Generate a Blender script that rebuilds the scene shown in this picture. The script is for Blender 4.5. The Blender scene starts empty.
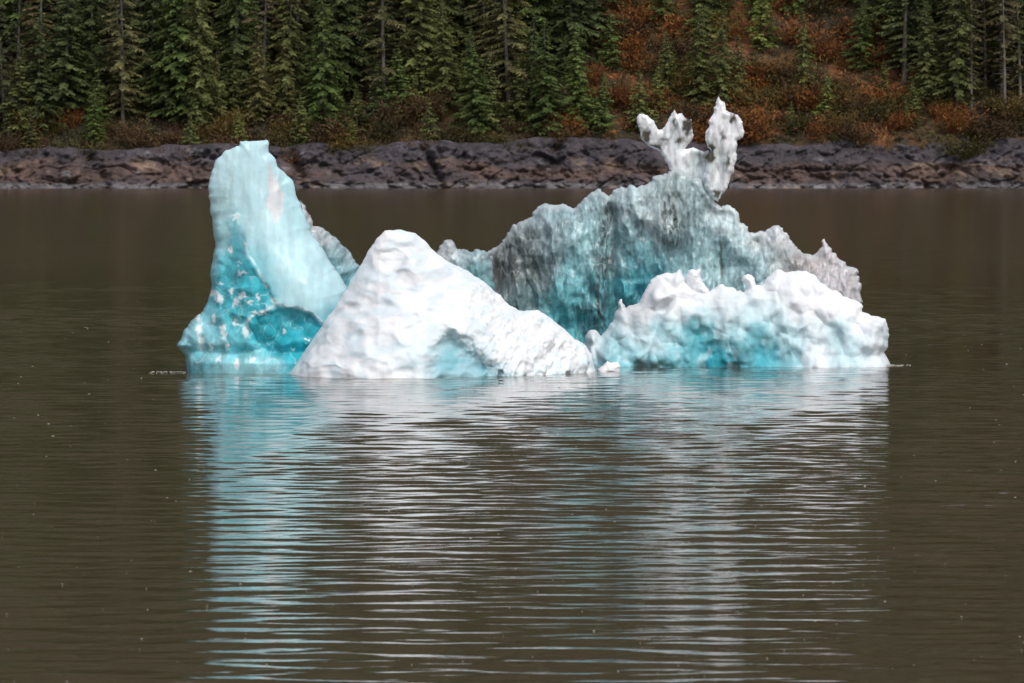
import bpy, math, random
import numpy as np
from math import radians, sin, cos, pi

# ------------------------------------------------------------------ camera, world, sun, exposure
S = bpy.context.scene
COL = S.collection
F = 1024 * 200 / 36.0          # focal length in pixels
H = 6.2                        # eye height above the water
HOR = 138.0                    # pixel row of the horizon
cam_d = bpy.data.cameras.new('camera'); cam = bpy.data.objects.new('camera', cam_d); COL.objects.link(cam)
cam.location = (0, 0, H); cam.rotation_euler = (radians(90), 0, 0)
cam_d.lens = 200; cam_d.sensor_width = 36; cam_d.shift_y = -(341.5 - HOR) / 1024
cam_d.clip_start = 1; cam_d.clip_end = 5000
cam_d.dof.use_dof = True; cam_d.dof.focus_distance = 150; cam_d.dof.aperture_fstop = 5.6
S.camera = cam

SUN_EL, SUN_AZ = 56, 150       # azimuth clockwise from +Y: front right, behind the camera's shoulder
w = bpy.data.worlds.new('World'); S.world = w; w.use_nodes = True
nt = w.node_tree; bg = nt.nodes['Background']
sky = nt.nodes.new('ShaderNodeTexSky'); sky.sky_type = 'NISHITA'; sky.sun_disc = False
sky.sun_elevation = radians(SUN_EL); sky.sun_rotation = radians(SUN_AZ)
sky.air_density = 1.0; sky.dust_density = 3.0; sky.ozone_density = 1.0
hs = nt.nodes.new('ShaderNodeHueSaturation'); hs.inputs['Saturation'].default_value = 0.55
nt.links.new(sky.outputs[0], hs.inputs['Color']); nt.links.new(hs.outputs[0], bg.inputs[0])
bg.inputs[1].default_value = 0.15
sl = bpy.data.lights.new('sun', 'SUN'); so = bpy.data.objects.new('sun', sl); COL.objects.link(so)
sl.energy = 1.1; sl.angle = radians(16); sl.color = (1.0, 0.97, 0.93)
so.rotation_euler = (radians(90 - SUN_EL), 0, radians(180 - SUN_AZ))
S.view_settings.view_transform = 'Standard'; S.view_settings.look = 'None'
S.view_settings.exposure = 0.12; S.view_settings.gamma = 1
S.cycles.max_bounces = 8; S.cycles.transmission_bounces = 8; S.cycles.caustics_reflective = False; S.cycles.caustics_refractive = False

rng = np.random.default_rng(7); random.seed(7)

# ------------------------------------------------------------------ helpers
_perm = np.random.default_rng(11).permutation(256).astype(np.int64); _perm = np.concatenate([_perm, _perm, _perm])
_g = np.random.default_rng(12).normal(size=(256, 3)); _g /= np.linalg.norm(_g, axis=1)[:, None]

def perlin(x, y, z):
    x, y, z = np.broadcast_arrays(np.asarray(x, float), np.asarray(y, float), np.asarray(z, float))
    xi = np.floor(x).astype(np.int64); yi = np.floor(y).astype(np.int64); zi = np.floor(z).astype(np.int64)
    fx, fy, fz = x - xi, y - yi, z - zi
    xi &= 255; yi &= 255; zi &= 255
    u, v, q = [t * t * t * (t * (t * 6 - 15) + 10) for t in (fx, fy, fz)]
    out = 0
    for dx in (0, 1):
        for dy in (0, 1):
            for dz in (0, 1):
                h = _perm[_perm[_perm[xi + dx] + yi + dy] + zi + dz]
                g = _g[h]
                d = g[..., 0] * (fx - dx) + g[..., 1] * (fy - dy) + g[..., 2] * (fz - dz)
                out = out + d * (u if dx else 1 - u) * (v if dy else 1 - v) * (q if dz else 1 - q)
    return out * 1.6

def fbm(x, y, z, o=4, lac=2.03, gain=0.5):
    a, s = 1.0, 0
    for i in range(o):
        s = s + a * perlin(x + 17.3 * i, y - 9.1 * i, z + 5.7 * i); x, y, z = x * lac, y * lac, z * lac; a *= gain
    return s

def ridged(x, y, z, o=3):
    a, s = 1.0, 0
    for i in range(o):
        s = s + a * (1 - np.abs(perlin(x + 31.3 * i, y - 4.1 * i, z + 8.7 * i)) * 2); x, y, z = x * 2.1, y * 2.1, z * 2.1; a *= 0.5
    return s

def worley(x, y, z):
    x, y, z = np.broadcast_arrays(np.asarray(x, float), np.asarray(y, float), np.asarray(z, float))
    xi = np.floor(x).astype(np.int64); yi = np.floor(y).astype(np.int64); zi = np.floor(z).astype(np.int64)
    f1 = np.full(x.shape, 9.0); f2 = np.full(x.shape, 9.0)
    for dx in (-1, 0, 1):
        for dy in (-1, 0, 1):
            for dz in (-1, 0, 1):
                a, b, c = xi + dx, yi + dy, zi + dz
                h = _perm[_perm[_perm[a & 255] + (b & 255)] + (c & 255)]
                px = a + _perm[h] / 255.0; py = b + _perm[h + 57] / 255.0; pz = c + _perm[h + 131] / 255.0
                d = np.sqrt((px - x) ** 2 + (py - y) ** 2 + (pz - z) ** 2)
                f2 = np.minimum(f2, np.maximum(f1, d)); f1 = np.minimum(f1, d)
    return f1, f2

def facet(x, y, seed=0):
    """linear interpolation of random heights on a bent triangle lattice: flat planes meeting at sharp creases"""
    x = x + .45 * perlin(x * .6, y * .6, seed + .3); y = y + .45 * perlin(x * .6, y * .6, seed + 7.3)
    u, v = x - y * .577, y * 1.1547
    i = np.floor(u).astype(np.int64); j = np.floor(v).astype(np.int64); a, b = u - i, v - j
    H_ = lambda p, q: _perm[_perm[(p + seed * 13) & 255] + (q & 255)] / 127.5 - 1
    lo = a + b < 1
    return np.where(lo, H_(i, j) * (1 - a - b) + H_(i + 1, j) * a + H_(i, j + 1) * b, H_(i + 1, j + 1) * (a + b - 1) + H_(i, j + 1) * (1 - a) + H_(i + 1, j) * (1 - b))

def sstep(a, b, x):
    t = np.clip((x - a) / (b - a), 0, 1); return t * t * (3 - 2 * t)

def new_mesh(name, verts, faces, mat, parent=None, smooth=True, colors=None, link=True, fcolors=None):
    """faces: (n,4) or (n,3) int array"""
    me = bpy.data.meshes.new(name)
    verts = np.asarray(verts, np.float32); faces = np.asarray(faces, np.int32)
    k = faces.shape[1]
    me.vertices.add(len(verts)); me.vertices.foreach_set('co', verts.ravel())
    me.loops.add(faces.size); me.loops.foreach_set('vertex_index', faces.ravel())
    me.polygons.add(len(faces)); me.polygons.foreach_set('loop_start', np.arange(0, faces.size, k, dtype=np.int32))
    me.polygons.foreach_set('loop_total', np.full(len(faces), k, np.int32))
    me.polygons.foreach_set('use_smooth', np.full(len(faces), smooth))
    me.update(calc_edges=True)
    if colors is not None:
        c = np.ones((len(verts), 4), np.float32); c[:, :colors.shape[1]] = colors
        at = me.color_attributes.new('tone', 'FLOAT_COLOR', 'POINT'); at.data.foreach_set('color', c.ravel())
    me.validate()
    if mat: me.materials.append(mat)
    o = bpy.data.objects.new(name, me)
    if parent: o.parent = parent
    if link: COL.objects.link(o)
    return o

def tag(o, label=None, cat=None, group=None, kind=None):
    if label: o['label'] = label
    if cat: o['category'] = cat
    if group: o['group'] = group
    if kind: o['kind'] = kind
    return o

def mat(name):
    m = bpy.data.materials.new(name); m.use_nodes = True
    n = m.node_tree; return m, n, n.nodes['Principled BSDF'], n.links

def node(n, t, **kw):
    x = n.nodes.new(t)
    for k, v in kw.items():
        if k in x.inputs: x.inputs[k].default_value = v
        else: setattr(x, k, v)
    return x

def ramp(n, stops):
    r = n.nodes.new('ShaderNodeValToRGB'); e = r.color_ramp.elements
    while len(e) < len(stops): e.new(0.5)
    for i, (p, c) in enumerate(stops):
        e[i].position = p; e[i].color = (*c, 1)
    return r

def px(x, y, D):
    s = D / F
    return (x - 512) * s, H - (y - HOR) * s

# ------------------------------------------------------------------ materials
def ice_material(name, mott=.86, sc=.07, sss=0.35, rough=0.35, trans=0.0, bump=0.02, bscale=3.0, spec=0.5, stretch=(1, 1, 1), crack=0.0):
    m, n, b, L = mat(name)
    at = node(n, 'ShaderNodeVertexColor'); at.layer_name = 'tone'
    tc = node(n, 'ShaderNodeTexCoord'); mp = node(n, 'ShaderNodeMapping'); mp.inputs['Scale'].default_value = stretch
    L.new(tc.outputs['Object'], mp.inputs[0])
    n1 = node(n, 'ShaderNodeTexNoise', Scale=bscale, Detail=8.0, Roughness=0.62); L.new(mp.outputs[0], n1.inputs['Vector'])
    # fine mottling of the ice colour
    mr = node(n, 'ShaderNodeMapRange'); mr.inputs['From Min'].default_value = 0.3; mr.inputs['From Max'].default_value = 0.7
    mr.inputs['To Min'].default_value = mott; mr.inputs['To Max'].default_value = 1 + (1 - mott) * .7
    L.new(n1.outputs[0], mr.inputs[0])
    mx = node(n, 'ShaderNodeVectorMath', operation='SCALE'); L.new(at.outputs[0], mx.inputs[0]); L.new(mr.outputs[0], mx.inputs['Scale'])
    col = mx.outputs[0]
    hgt = n1.outputs[0]
    if crack:
        vo = node(n, 'ShaderNodeTexVoronoi', feature='DISTANCE_TO_EDGE', Scale=2.2)
        nw = node(n, 'ShaderNodeTexNoise', Scale=2.0, Detail=4.0); L.new(tc.outputs['Object'], nw.inputs['Vector'])
        va = node(n, 'ShaderNodeVectorMath', operation='MULTIPLY_ADD'); va.inputs[1].default_value = (.9, .9, .9)
        L.new(nw.outputs['Color'], va.inputs[0]); L.new(tc.outputs['Object'], va.inputs[2]); L.new(va.outputs[0], vo.inputs['Vector'])
        cr = node(n, 'ShaderNodeMapRange'); cr.inputs['From Min'].default_value = 0.0; cr.inputs['From Max'].default_value = 0.05
        cr.inputs['To Min'].default_value = crack; cr.inputs['To Max'].default_value = 0.0
        L.new(vo.outputs['Distance'], cr.inputs[0])
        # cracks only where the ice is glassy (alpha of the tone layer)
        gate = node(n, 'ShaderNodeMath', operation='MULTIPLY'); L.new(cr.outputs[0], gate.inputs[0]); L.new(at.outputs['Alpha'], gate.inputs[1])
        g2 = node(n, 'ShaderNodeTexNoise', Scale=1.1, Detail=2.0); L.new(tc.outputs['Object'], g2.inputs['Vector'])
        gm = node(n, 'ShaderNodeMapRange'); gm.inputs['From Min'].default_value = 0.45; gm.inputs['From Max'].default_value = 0.6; L.new(g2.outputs[0], gm.inputs[0])
        g3 = node(n, 'ShaderNodeMath', operation='MULTIPLY'); L.new(gate.outputs[0], g3.inputs[0]); L.new(gm.outputs[0], g3.inputs[1])
        mc = node(n, 'ShaderNodeMix', data_type='RGBA'); L.new(g3.outputs[0], mc.inputs['Factor']); L.new(col, mc.inputs['A']); mc.inputs['B'].default_value = (.9, .95, .97, 1)
        col = mc.outputs['Result']
    L.new(col, b.inputs['Base Color'])
    bp = node(n, 'ShaderNodeBump', Strength=1.0, Distance=bump); L.new(hgt, bp.inputs['Height']); L.new(bp.outputs[0], b.inputs['Normal'])
    b.inputs['Roughness'].default_value = rough; b.inputs['IOR'].default_value = 1.31
    b.inputs['Specular IOR Level'].default_value = spec
    b.inputs['Subsurface Weight'].default_value = sss; b.inputs['Subsurface Radius'].default_value = (0.35, 0.8, 1.0); b.inputs['Subsurface Scale'].default_value = sc
    b.inputs['Transmission Weight'].default_value = 0
    if trans: L.new(at.outputs['Alpha'], b.inputs['Transmission Weight'])
    return m

M_snow = ice_material('snow_ice', mott=.95, sss=0.25, rough=0.42, bump=0.005, bscale=3.0, spec=0.4)
M_blue = ice_material('blue_ice', sss=0.4, rough=0.28, bump=0.012, bscale=2.0, spec=0.7, crack=0.25)
M_grey = ice_material('dirty_ice', sc=.035, sss=0.3, rough=0.22, bump=0.012, bscale=2.2, spec=0.7, stretch=(1.5, 1.5, 0.6))
M_clear = ice_material('clear_ice', sc=.03, sss=0.2, rough=0.06, trans=0.62, bump=0.02, bscale=1.8, spec=1.0)

# ------------------------------------------------------------------ ice
def seg_dist(X, Y, poly):
    P = np.asarray(poly, float); A = P; B = np.roll(P, -1, 0)
    best = np.full(X.shape, 1e9); bx = np.zeros(X.shape); by = np.zeros(X.shape); inside = np.zeros(X.shape, bool)
    for (ax, ay), (cx, cy) in zip(A, B):
        dx, dy = cx - ax, cy - ay; l2 = dx * dx + dy * dy + 1e-9
        t = np.clip(((X - ax) * dx + (Y - ay) * dy) / l2, 0, 1)
        qx, qy = ax + t * dx, ay + t * dy; d = (X - qx) ** 2 + (Y - qy) ** 2
        m = d < best; best = np.where(m, d, best); bx = np.where(m, qx, bx); by = np.where(m, qy, by)
        c = ((ay > Y) != (cy > Y)) & (X < (cx - ax) * (Y - ay) / ((cy - ay) if cy != ay else 1e-9) + ax)
        inside ^= c
    return np.sqrt(best), bx, by, inside

def mask(X, Y, poly, soft, warp=0, seed=0):
    if warp:
        X = X + warp * fbm(X / 14, Y / 14, seed + .5, 3); Y = Y + warp * fbm(X / 14, Y / 14, seed + 9.5, 3)
    d, _, _, ins = seg_dist(X, Y, poly)
    return sstep(-soft, soft, np.where(ins, d, -d))

def rough_poly(poly, amp, bottom, it=3, seed=1):
    r = np.random.default_rng(seed); P = [np.array(p, float) for p in poly]
    for k in range(it):
        Q = []
        for i, p in enumerate(P):
            q = P[(i + 1) % len(P)]; Q.append(p); L = np.linalg.norm(q - p)
            if L > 2.5 and not (p[1] > bottom and q[1] > bottom):
                nrm = np.array([-(q - p)[1], (q - p)[0]]) / L
                Q.append((p + q) / 2 + nrm * r.normal() * amp * min(L, 14))
        P = Q
    return np.array(P)

def ctrl_color(X, Y, pts, sig=16, warp=8, seed=0):
    wx = X + warp * fbm(X / 18, Y / 18, seed + 3.1, 4); wy = Y + warp * fbm(X / 18, Y / 18, seed + 7.7, 4)
    W = np.zeros(X.shape) + 1e-12; C = np.zeros(X.shape + (3,))
    for (x, y, c) in pts:
        d2 = (wx - x) ** 2 + (wy - y) ** 2
        g = np.exp(-d2 / (2 * sig * sig)) + 1e-5 / (1 + d2 / 400)
        W += g; C += g[..., None] * np.array(c)
    return C / W[..., None]

def ice_part(name, poly, D, mat_, parent, thick, R, colfn, dispfn, relief=None, back=0.8, step=0.8, rough=0.06, blur=4, tilt=None, seed=1, bottom=352, pw=.62):
    P = rough_poly(poly, rough, bottom, seed=seed)
    x0, y0 = P.min(0) - 2; x1, y1 = P.max(0) + 2
    xs = np.arange(x0, x1, step); ys = np.arange(y0, y1, step)
    X, Y = np.meshgrid(xs, ys)
    d, qx, qy, ins = seg_dist(X, Y, P)
    Cx, Cy = np.meshgrid(xs[:-1] + step / 2, ys[:-1] + step / 2)
    _, _, _, cin = seg_dist(Cx, Cy, P)
    used = np.zeros(X.shape, bool); allin = np.ones(X.shape, bool)
    for a in (0, 1):
        for b in (0, 1):
            used[a:a + cin.shape[0], b:b + cin.shape[1]] |= cin
            allin[a:a + cin.shape[0], b:b + cin.shape[1]] &= cin
    allin[0] = allin[-1] = False; allin[:, 0] = allin[:, -1] = False
    border = used & ~allin
    Xg = np.where(border, qx, X); Yg = np.where(border, qy, Y); dd = np.where(border, 0, np.where(ins, d, 0))
    T = thick(X, Y) if callable(thick) else thick
    u = np.clip(dd / R, 0, 1); prof = (1 - (1 - u) ** 2) ** pw
    hf = T * prof
    for _ in range(blur):
        p = np.pad(hf, 1, mode='edge'); av = (p[:-2, 1:-1] + p[2:, 1:-1] + p[1:-1, :-2] + p[1:-1, 2:]) / 4
        hf = np.where(allin, 0.4 * hf + 0.6 * av, hf)
    if relief is not None:
        hf = hf + relief(Xg, Yg) * sstep(0, 9, dd)
    hb = -back * T * prof
    idx = np.full(X.shape, -1); n1 = int(used.sum()); idx[used] = np.arange(n1)
    idb = idx.copy(); inner = used & ~border; n2 = int(inner.sum()); idb[inner] = n1 + np.arange(n2)
    def verts(h, m): return np.stack([Xg[m], h[m], Yg[m]], 1)
    V = np.concatenate([verts(np.where(border, 0, hf), used), verts(hb, inner)])
    r, c = np.nonzero(cin)
    q = lambda I: np.stack([I[r, c], I[r + 1, c], I[r + 1, c + 1], I[r, c + 1]], 1)
    Fc = np.concatenate([q(idx), q(idb)[:, ::-1]])
    # V axes: x right, h toward the viewer, y down (pixels)
    W = np.stack([V[:, 0], -V[:, 1], -V[:, 2]], 1)
    a, b_, c_, d_ = W[Fc[:, 0]], W[Fc[:, 1]], W[Fc[:, 2]], W[Fc[:, 3]]
    fn = np.cross(c_ - a, d_ - b_); N = np.zeros_like(W)
    for k in range(4): np.add.at(N, Fc[:, k], fn)
    N /= np.linalg.norm(N, axis=1)[:, None] + 1e-9
    disp = dispfn(V[:, 0], V[:, 1], V[:, 2], seed)
    edge = np.concatenate([dd[used], dd[inner]])
    W2 = W + N * (disp * (0.25 + 0.75 * sstep(0, 8, edge)))[:, None]
    col, al = colfn(V[:, 0], V[:, 2], V[:, 1], W2)
    s = D / F
    out = np.stack([(W2[:, 0] - 512) * s, D + W2[:, 1] * s, H + (W2[:, 2] + HOR) * s], 1)
    if tilt is not None: out[:, 1] += tilt(V[:, 0], V[:, 2])
    if parent is not None: out -= np.array(parent.location)
    cols = np.concatenate([np.clip(col, 0, 1), al[:, None]], 1)
    o = new_mesh(name, out, Fc, mat_, parent, True, cols)
    return o

berg = bpy.data.objects.new('iceberg', None); COL.objects.link(berg); berg.location = (0.4, 150, 0)
tag(berg, 'iceberg of white, turquoise and dirty grey ice with tall spire and clear forked horns', 'iceberg')

WHT = (.90, .91, .93); PALE = (.62, .82, .84); AQUA = (.42, .72, .76); MID = (.15, .58, .64); CYAN = (.055, .50, .57); DEEP = (.02, .39, .47)
GREY = (.33, .37, .38); DARK = (.12, .12, .11); PINK = (.86, .81, .80); TEAL = (.22, .46, .48); LGREY = (.56, .57, .57)

# --- blue spire on the left
spire = [(240, 141.3), (244, 141.2), (248, 141), (252, 140.9), (256, 140.8), (260, 140.7), (264, 140.5), (267.5, 140.5), (268.7, 152.8), (276, 160), (283, 171), (293, 181.5), (295.4, 191.8), (304, 212), (313, 236), (328, 258), (340.5, 276), (349, 290), (352, 330), (352, 430),
         (180, 430), (187, 380), (186.7, 371), (185.4, 356), (181, 350), (176.4, 345.6), (183, 333), (190.8, 321), (203, 310.8), (207, 303), (209, 296), (211, 267.7), (215.4, 247), (213, 226.7), (210, 208), (208.4, 185.6), (211, 172), (215, 161), (226, 150), (239.5, 146)]
slab = [(238, 130), (275, 130), (300, 165), (360, 280), (350, 320), (328, 332), (322, 322), (311, 312), (297, 307), (278, 304), (270, 287), (256, 262), (246, 245), (240, 220), (236, 180)]
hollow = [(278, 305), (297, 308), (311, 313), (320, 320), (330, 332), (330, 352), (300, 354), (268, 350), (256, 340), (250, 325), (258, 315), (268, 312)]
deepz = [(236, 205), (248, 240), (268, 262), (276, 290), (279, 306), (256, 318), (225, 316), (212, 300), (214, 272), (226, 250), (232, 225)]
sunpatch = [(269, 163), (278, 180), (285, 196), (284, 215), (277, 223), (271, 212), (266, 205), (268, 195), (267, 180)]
whites = [(224, 283, 3, 2), (233, 290, 2, 4), (216, 318, 2, 5), (238, 322, 2, 5), (230, 345, 2, 4), (213, 345, 2, 5), (252, 300, 4, 2), (285, 330, 2, 2), (309, 338, 3, 1.5), (295, 348, 2, 2), (241, 262, 3, 2), (232, 250, 2, 4), (222, 358, 2, 3), (198, 318, 3, 3), (276, 300, 3, 2), (260, 296, 2, 4), (214, 293, 7, 3), (221, 298, 5, 4), (245, 294, 6, 3), (238, 301, 4, 4), (226, 330, 3, 9), (248, 330, 3, 7), (203, 343, 4, 7), (244, 272, 5, 3), (262, 312, 9, 2), (236, 216, 4, 3), (201, 330, 3, 8), (255, 357, 3, 3), (240, 362, 3, 5)]
def spire_relief(X, Y):
    r = 1.2 * sstep(185, 260, Y) * mask(X, Y, slab, 5, 4, 1) - 5 * mask(X, Y, hollow, 3.0, 4, 2)
    r += 10 * sstep(350, 362, Y)                                    # wave-cut foot
    r -= 5 * np.exp(-((Y - 350) / 5.0) ** 2)
    r -= 4 * sstep(236, 239, X) * sstep(270, 267, X) * sstep(150, 144, Y) * 0
    f1, f2 = worley(X / 24 + 3 + .3 * perlin(X / 20, Y / 20, 1), Y / 27 + .3 * perlin(X / 20, Y / 20, 6), 4.2)
    glassy = sstep(225, 275, Y) * (1 - mask(X, Y, slab, 2.5, 3, 1))
    r += glassy * (5.5 * facet(X / 19, Y / 23, 3) + 3.2 * facet(X / 9, Y / 11, 5) + 1.5 * fbm(X / 18, Y / 18, 1.7, 2)) * sstep(356, 346, Y)
    r += (1 - glassy) * (1.6 * facet(X / 20, Y / 60, 8) + .6 * facet(X / 9, Y / 26, 9))
    return r
def spire_disp(X, h, Y, s):
    slabm = mask(X, Y, slab, 3, 3, 1)
    d = 1.8 * fbm(X / 26, h / 26, Y / 60, 2) + 0.3 * fbm(X / 10, h / 12, Y / 40 + 4, 2) + 0.3 * fbm(X / 8, h / 8, Y / 11, 3) * (1 - 0.6 * slabm)
    return d
def spire_col(X, Y, h, W):
    pts = [(225, 160, PALE), (252, 148, (.66, .82, .84)), (250, 180, (.62, .80, .82)), (220, 200, (.58, .80, .81)), (225, 235, (.50, .77, .79)), (290, 200, (.50, .72, .73)), (262, 230, (.66, .84, .86)), (290, 260, (.66, .85, .87)),
           (320, 290, (.66, .84, .85)), (300, 295, (.62, .83, .85)), (215, 262, AQUA), (248, 260, MID), (262, 285, CYAN), (235, 285, MID), (225, 310, MID), (255, 325, MID), (265, 335, CYAN), (300, 325, CYAN), (315, 330, DEEP), (290, 345, DEEP), (300, 355, CYAN), (240, 340, MID),
           (200, 330, AQUA), (190, 345, AQUA), (205, 350, MID), (220, 352, AQUA), (195, 365, MID), (230, 366, AQUA), (270, 364, AQUA), (310, 366, MID), (330, 360, CYAN), (340, 330, CYAN)]
    c = ctrl_color(X, Y, pts, 13, 6, 2)
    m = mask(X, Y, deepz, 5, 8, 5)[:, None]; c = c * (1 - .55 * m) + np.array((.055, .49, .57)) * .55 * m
    sl_ = mask(X, Y, slab, 5, 5, 1)[:, None]; c = c * (1 - .5 * sl_) + np.array((.52, .75, .79)) * .5 * sl_
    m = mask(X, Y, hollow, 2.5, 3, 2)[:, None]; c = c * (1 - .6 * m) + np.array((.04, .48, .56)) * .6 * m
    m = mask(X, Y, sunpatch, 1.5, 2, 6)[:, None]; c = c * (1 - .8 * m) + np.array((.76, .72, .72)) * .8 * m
    c = c ** 1.15
    rim = np.exp(-((seg_dist(X, Y, [(249, 321), (254, 313.7), (268, 309), (279, 303), (297, 305.5), (311, 310), (320, 317), (326, 326), (320, 316.9), (311, 309.9), (297, 305.4), (279, 302.9), (268, 308.9), (254, 313.6)])[0] + 1.0 * perlin(X / 5, Y / 5, .4)) / 1.6) ** 2)[:, None] * (.75 * sstep(-.3, .3, perlin(X / 14, Y / 14, 6.6) + .1 + .3 * sstep(285, 300, X)))[:, None]
    c = c * (1 - rim) + np.array(WHT) * rim
    vn = seg_dist(X + 1.5 * perlin(X / 6, Y / 6, 2), Y + 1.5 * perlin(X / 6, Y / 6, 5), [(238, 216), (243, 236), (253, 258), (266, 280), (276, 300), (266, 280.2), (253, 258.2), (243, 236.2)])[0]
    vn = (np.exp(-(vn / 1.3) ** 2) * .6 * sstep(-.4, .2, perlin(X / 10, Y / 10, 1.6)))[:, None]; c = c * (1 - vn) + np.array((.85, .95, .96)) * vn
    for (wx, wy, a, b) in whites:  # white fracture marks and glints, both painted into the ice colour
        q = np.exp(-(((X - wx + 3 * perlin(X / 4, Y / 4, wx)) / a) ** 2 + ((Y - wy + 4 * perlin(X / 4, Y / 4, wy)) / b) ** 2) ** 2.5)[:, None] * .95
        c = c * (1 - q) + np.array((.88, .97, .98)) * q
    st = fbm(X / 6, Y / 40, 2.2, 4); c = c * (1 + .10 * st)[:, None]
    f = fbm(X / 11, Y / 14, 8.2, 4); gl = sstep(235, 275, Y) * (1 - sl_[:, 0]); c = c * (1 + .35 * f * gl)[:, None]
    vein = sstep(.93, 1.0, 1 - np.abs(perlin(X / 12, Y / 12, 3.3))) * gl * sstep(-.1, .3, fbm(X / 30, Y / 30, 4.4, 2)) * .5
    c = c * (1 - vein[:, None]) + np.array((.85, .94, .95)) * vein[:, None]
    return c, gl
ice_part('ice_spire', spire, 151.3, M_blue, berg, lambda X, Y: 12 + 40 * sstep(140, 330, Y), 46, spire_col, spire_disp, spire_relief, rough=.055, seed=3)['label'] = 'tall pale turquoise spire with a deep blue undercut foot'

# --- grey fin behind the spire
fin = [(300, 200), (306, 210), (312.6, 226), (320, 226.7), (329, 232), (336, 237), (344.6, 247), (349, 251), (353, 257.4), (360, 265.6), (362, 275), (368, 300), (368, 398), (300, 398), (296, 300)]
def streak_disp(ax, ay):
    def fn(X, h, Y, s):
        return ax * fbm(X / 16 + s, h / 16, Y / 20, 3) + .7 * ay * ridged(X / 10, h / 10, Y / 14 + s, 2) - ay
    return fn
def fin_col(X, Y, h, W):
    c = ctrl_color(X, Y, [(312, 225, LGREY), (330, 240, (.5, .55, .56)), (355, 265, (.42, .47, .48)), (335, 260, (.34, .45, .47)), (350, 285, MID), (320, 260, TEAL), (340, 275, (.3, .5, .53))], 11, 8, 4)
    c = c ** 1.35; st = fbm((X + .6 * Y) / 5, (Y - .6 * X) / 12, 1.2, 4); return c * (1 + .5 * st)[:, None], np.zeros(len(X))
ice_part('ice_fin', fin, 153.2, M_grey, berg, 22, 26, fin_col, streak_disp(1.4, .8), lambda X, Y: 3.5 * facet((X + .6 * Y) / 12, (Y - .6 * X) / 26, 21) + 1.5 * facet(X / 6, Y / 9, 22), rough=.11, seed=5)['label'] = 'streaked grey fin behind the spire'

# --- white mound in front
mound = [(262, 450), (282, 395), (288.5, 380), (289, 374), (296, 364.7), (309, 345), (322, 326), (335, 307), (347, 289), (356, 272), (364, 259), (371, 247), (376.7, 238), (385.5, 230.4), (401, 229.7), (415, 232.9), (424, 240), (436.5, 254), (456, 266), (471.6, 274), (484, 282), (500, 296), (510, 306.7), (519, 311), (540, 312),
         (549, 318), (558, 326), (572, 338), (586, 347), (593, 358), (596, 372), (606, 450)]
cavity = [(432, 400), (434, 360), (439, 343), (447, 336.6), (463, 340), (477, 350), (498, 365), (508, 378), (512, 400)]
def mound_relief(X, Y):
    wx = X + 9 * perlin(X / 16, Y / 16, 1.4) + 1.2 * perlin(X / 5, Y / 5, 1.4); wy = Y + 6 * perlin(X / 16, Y / 16, 8.4) + .8 * perlin(X / 5, Y / 5, 4.4)
    f1, f2 = worley(wx / 34, wy / 19, 7.7)
    f1 = .45 * (f1 + np.minimum(worley(wx / 34 + .06, wy / 19, 7.9)[0], .9)) ; r = 12 * np.minimum(f1, .9) ** 2 - 3 + 1.5 * facet(X / 15, Y / 11, 41) + 2.5 * fbm(X / 24, Y / 13, 4.4, 2)
    r *= 0.55 + 0.45 * sstep(470, 440, X)
    # crest that runs down to the right, a steeper flank beyond it
    cr = 250 + (X - 395) * 1.05
    r += 9 * np.exp(-((Y - cr - 10 * perlin(X / 30, Y / 30, 5)) / 20) ** 2) * sstep(390, 420, X) * sstep(520, 480, X)
    r -= 19 * mask(X, Y, cavity, 13, 3, 3)
    fl = sstep(470, 510, X); r += fl * 7 * fbm((X + .5 * Y) / 12, Y / 26, 6.6, 2)
    return r
def mound_disp(X, h, Y, s):
    return 1.8 * fbm(X / 24, h / 24, Y / 17, 2) + .15 * fbm(X / 7, h / 7, Y / 6, 2) + sstep(430, 500, X) * (1.0 * fbm(X / 7, h / 7, Y / 9, 3) + 2.4 * ridged((X + .4 * Y) / 15, h / 15, Y / 20, 2) - 2)
def mound_col(X, Y, h, W):
    c = np.tile(np.array((.82, .83, .835)), (len(X), 1))
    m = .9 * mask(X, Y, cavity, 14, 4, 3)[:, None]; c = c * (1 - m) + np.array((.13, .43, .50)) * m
    p = sstep(.0, .6, fbm(X / 22, Y / 12, 3.4, 3) + .15)[:, None] * .40; c = c * (1 - p) + np.array((.54, .70, .76)) * p
    p2 = np.exp(-(((X - 425) / 28) ** 2 + ((Y - 355) / 24) ** 2))[:, None] * .35; c = c * (1 - p2) + np.array((.55, .80, .86)) * p2
    p3 = (sstep(355, 378, Y) * sstep(470, 500, X) * .35)[:, None]; c = c * (1 - p3) + np.array((.6, .78, .82)) * p3
    dirt = (.7 * sstep(.5, .9, fbm(X / 3.5, Y / 6, 9.1, 3)) * sstep(365, 378, Y) * .35 + sstep(.6, .9, fbm(X / 4, Y / 7, 2.1, 3)) * sstep(440, 500, X) * .3)[:, None]
    c = c * (1 - dirt) + np.array((.45, .44, .44)) * dirt
    return c, np.zeros(len(X))
ice_part('ice_mound', mound, 149.5, M_snow, berg, lambda X, Y: 22 + 110 * sstep(222, 410, Y) ** 0.9 * (0.35 + 0.65 * sstep(600, 470, X)), 95, mound_col, mound_disp, mound_relief, back=.5, rough=.035, blur=40,
         tilt=lambda X, Y: np.clip((X - 380) / 200, 0, 1) * 1.4, seed=8)['label'] = 'smooth scalloped white mound in front'

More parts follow.
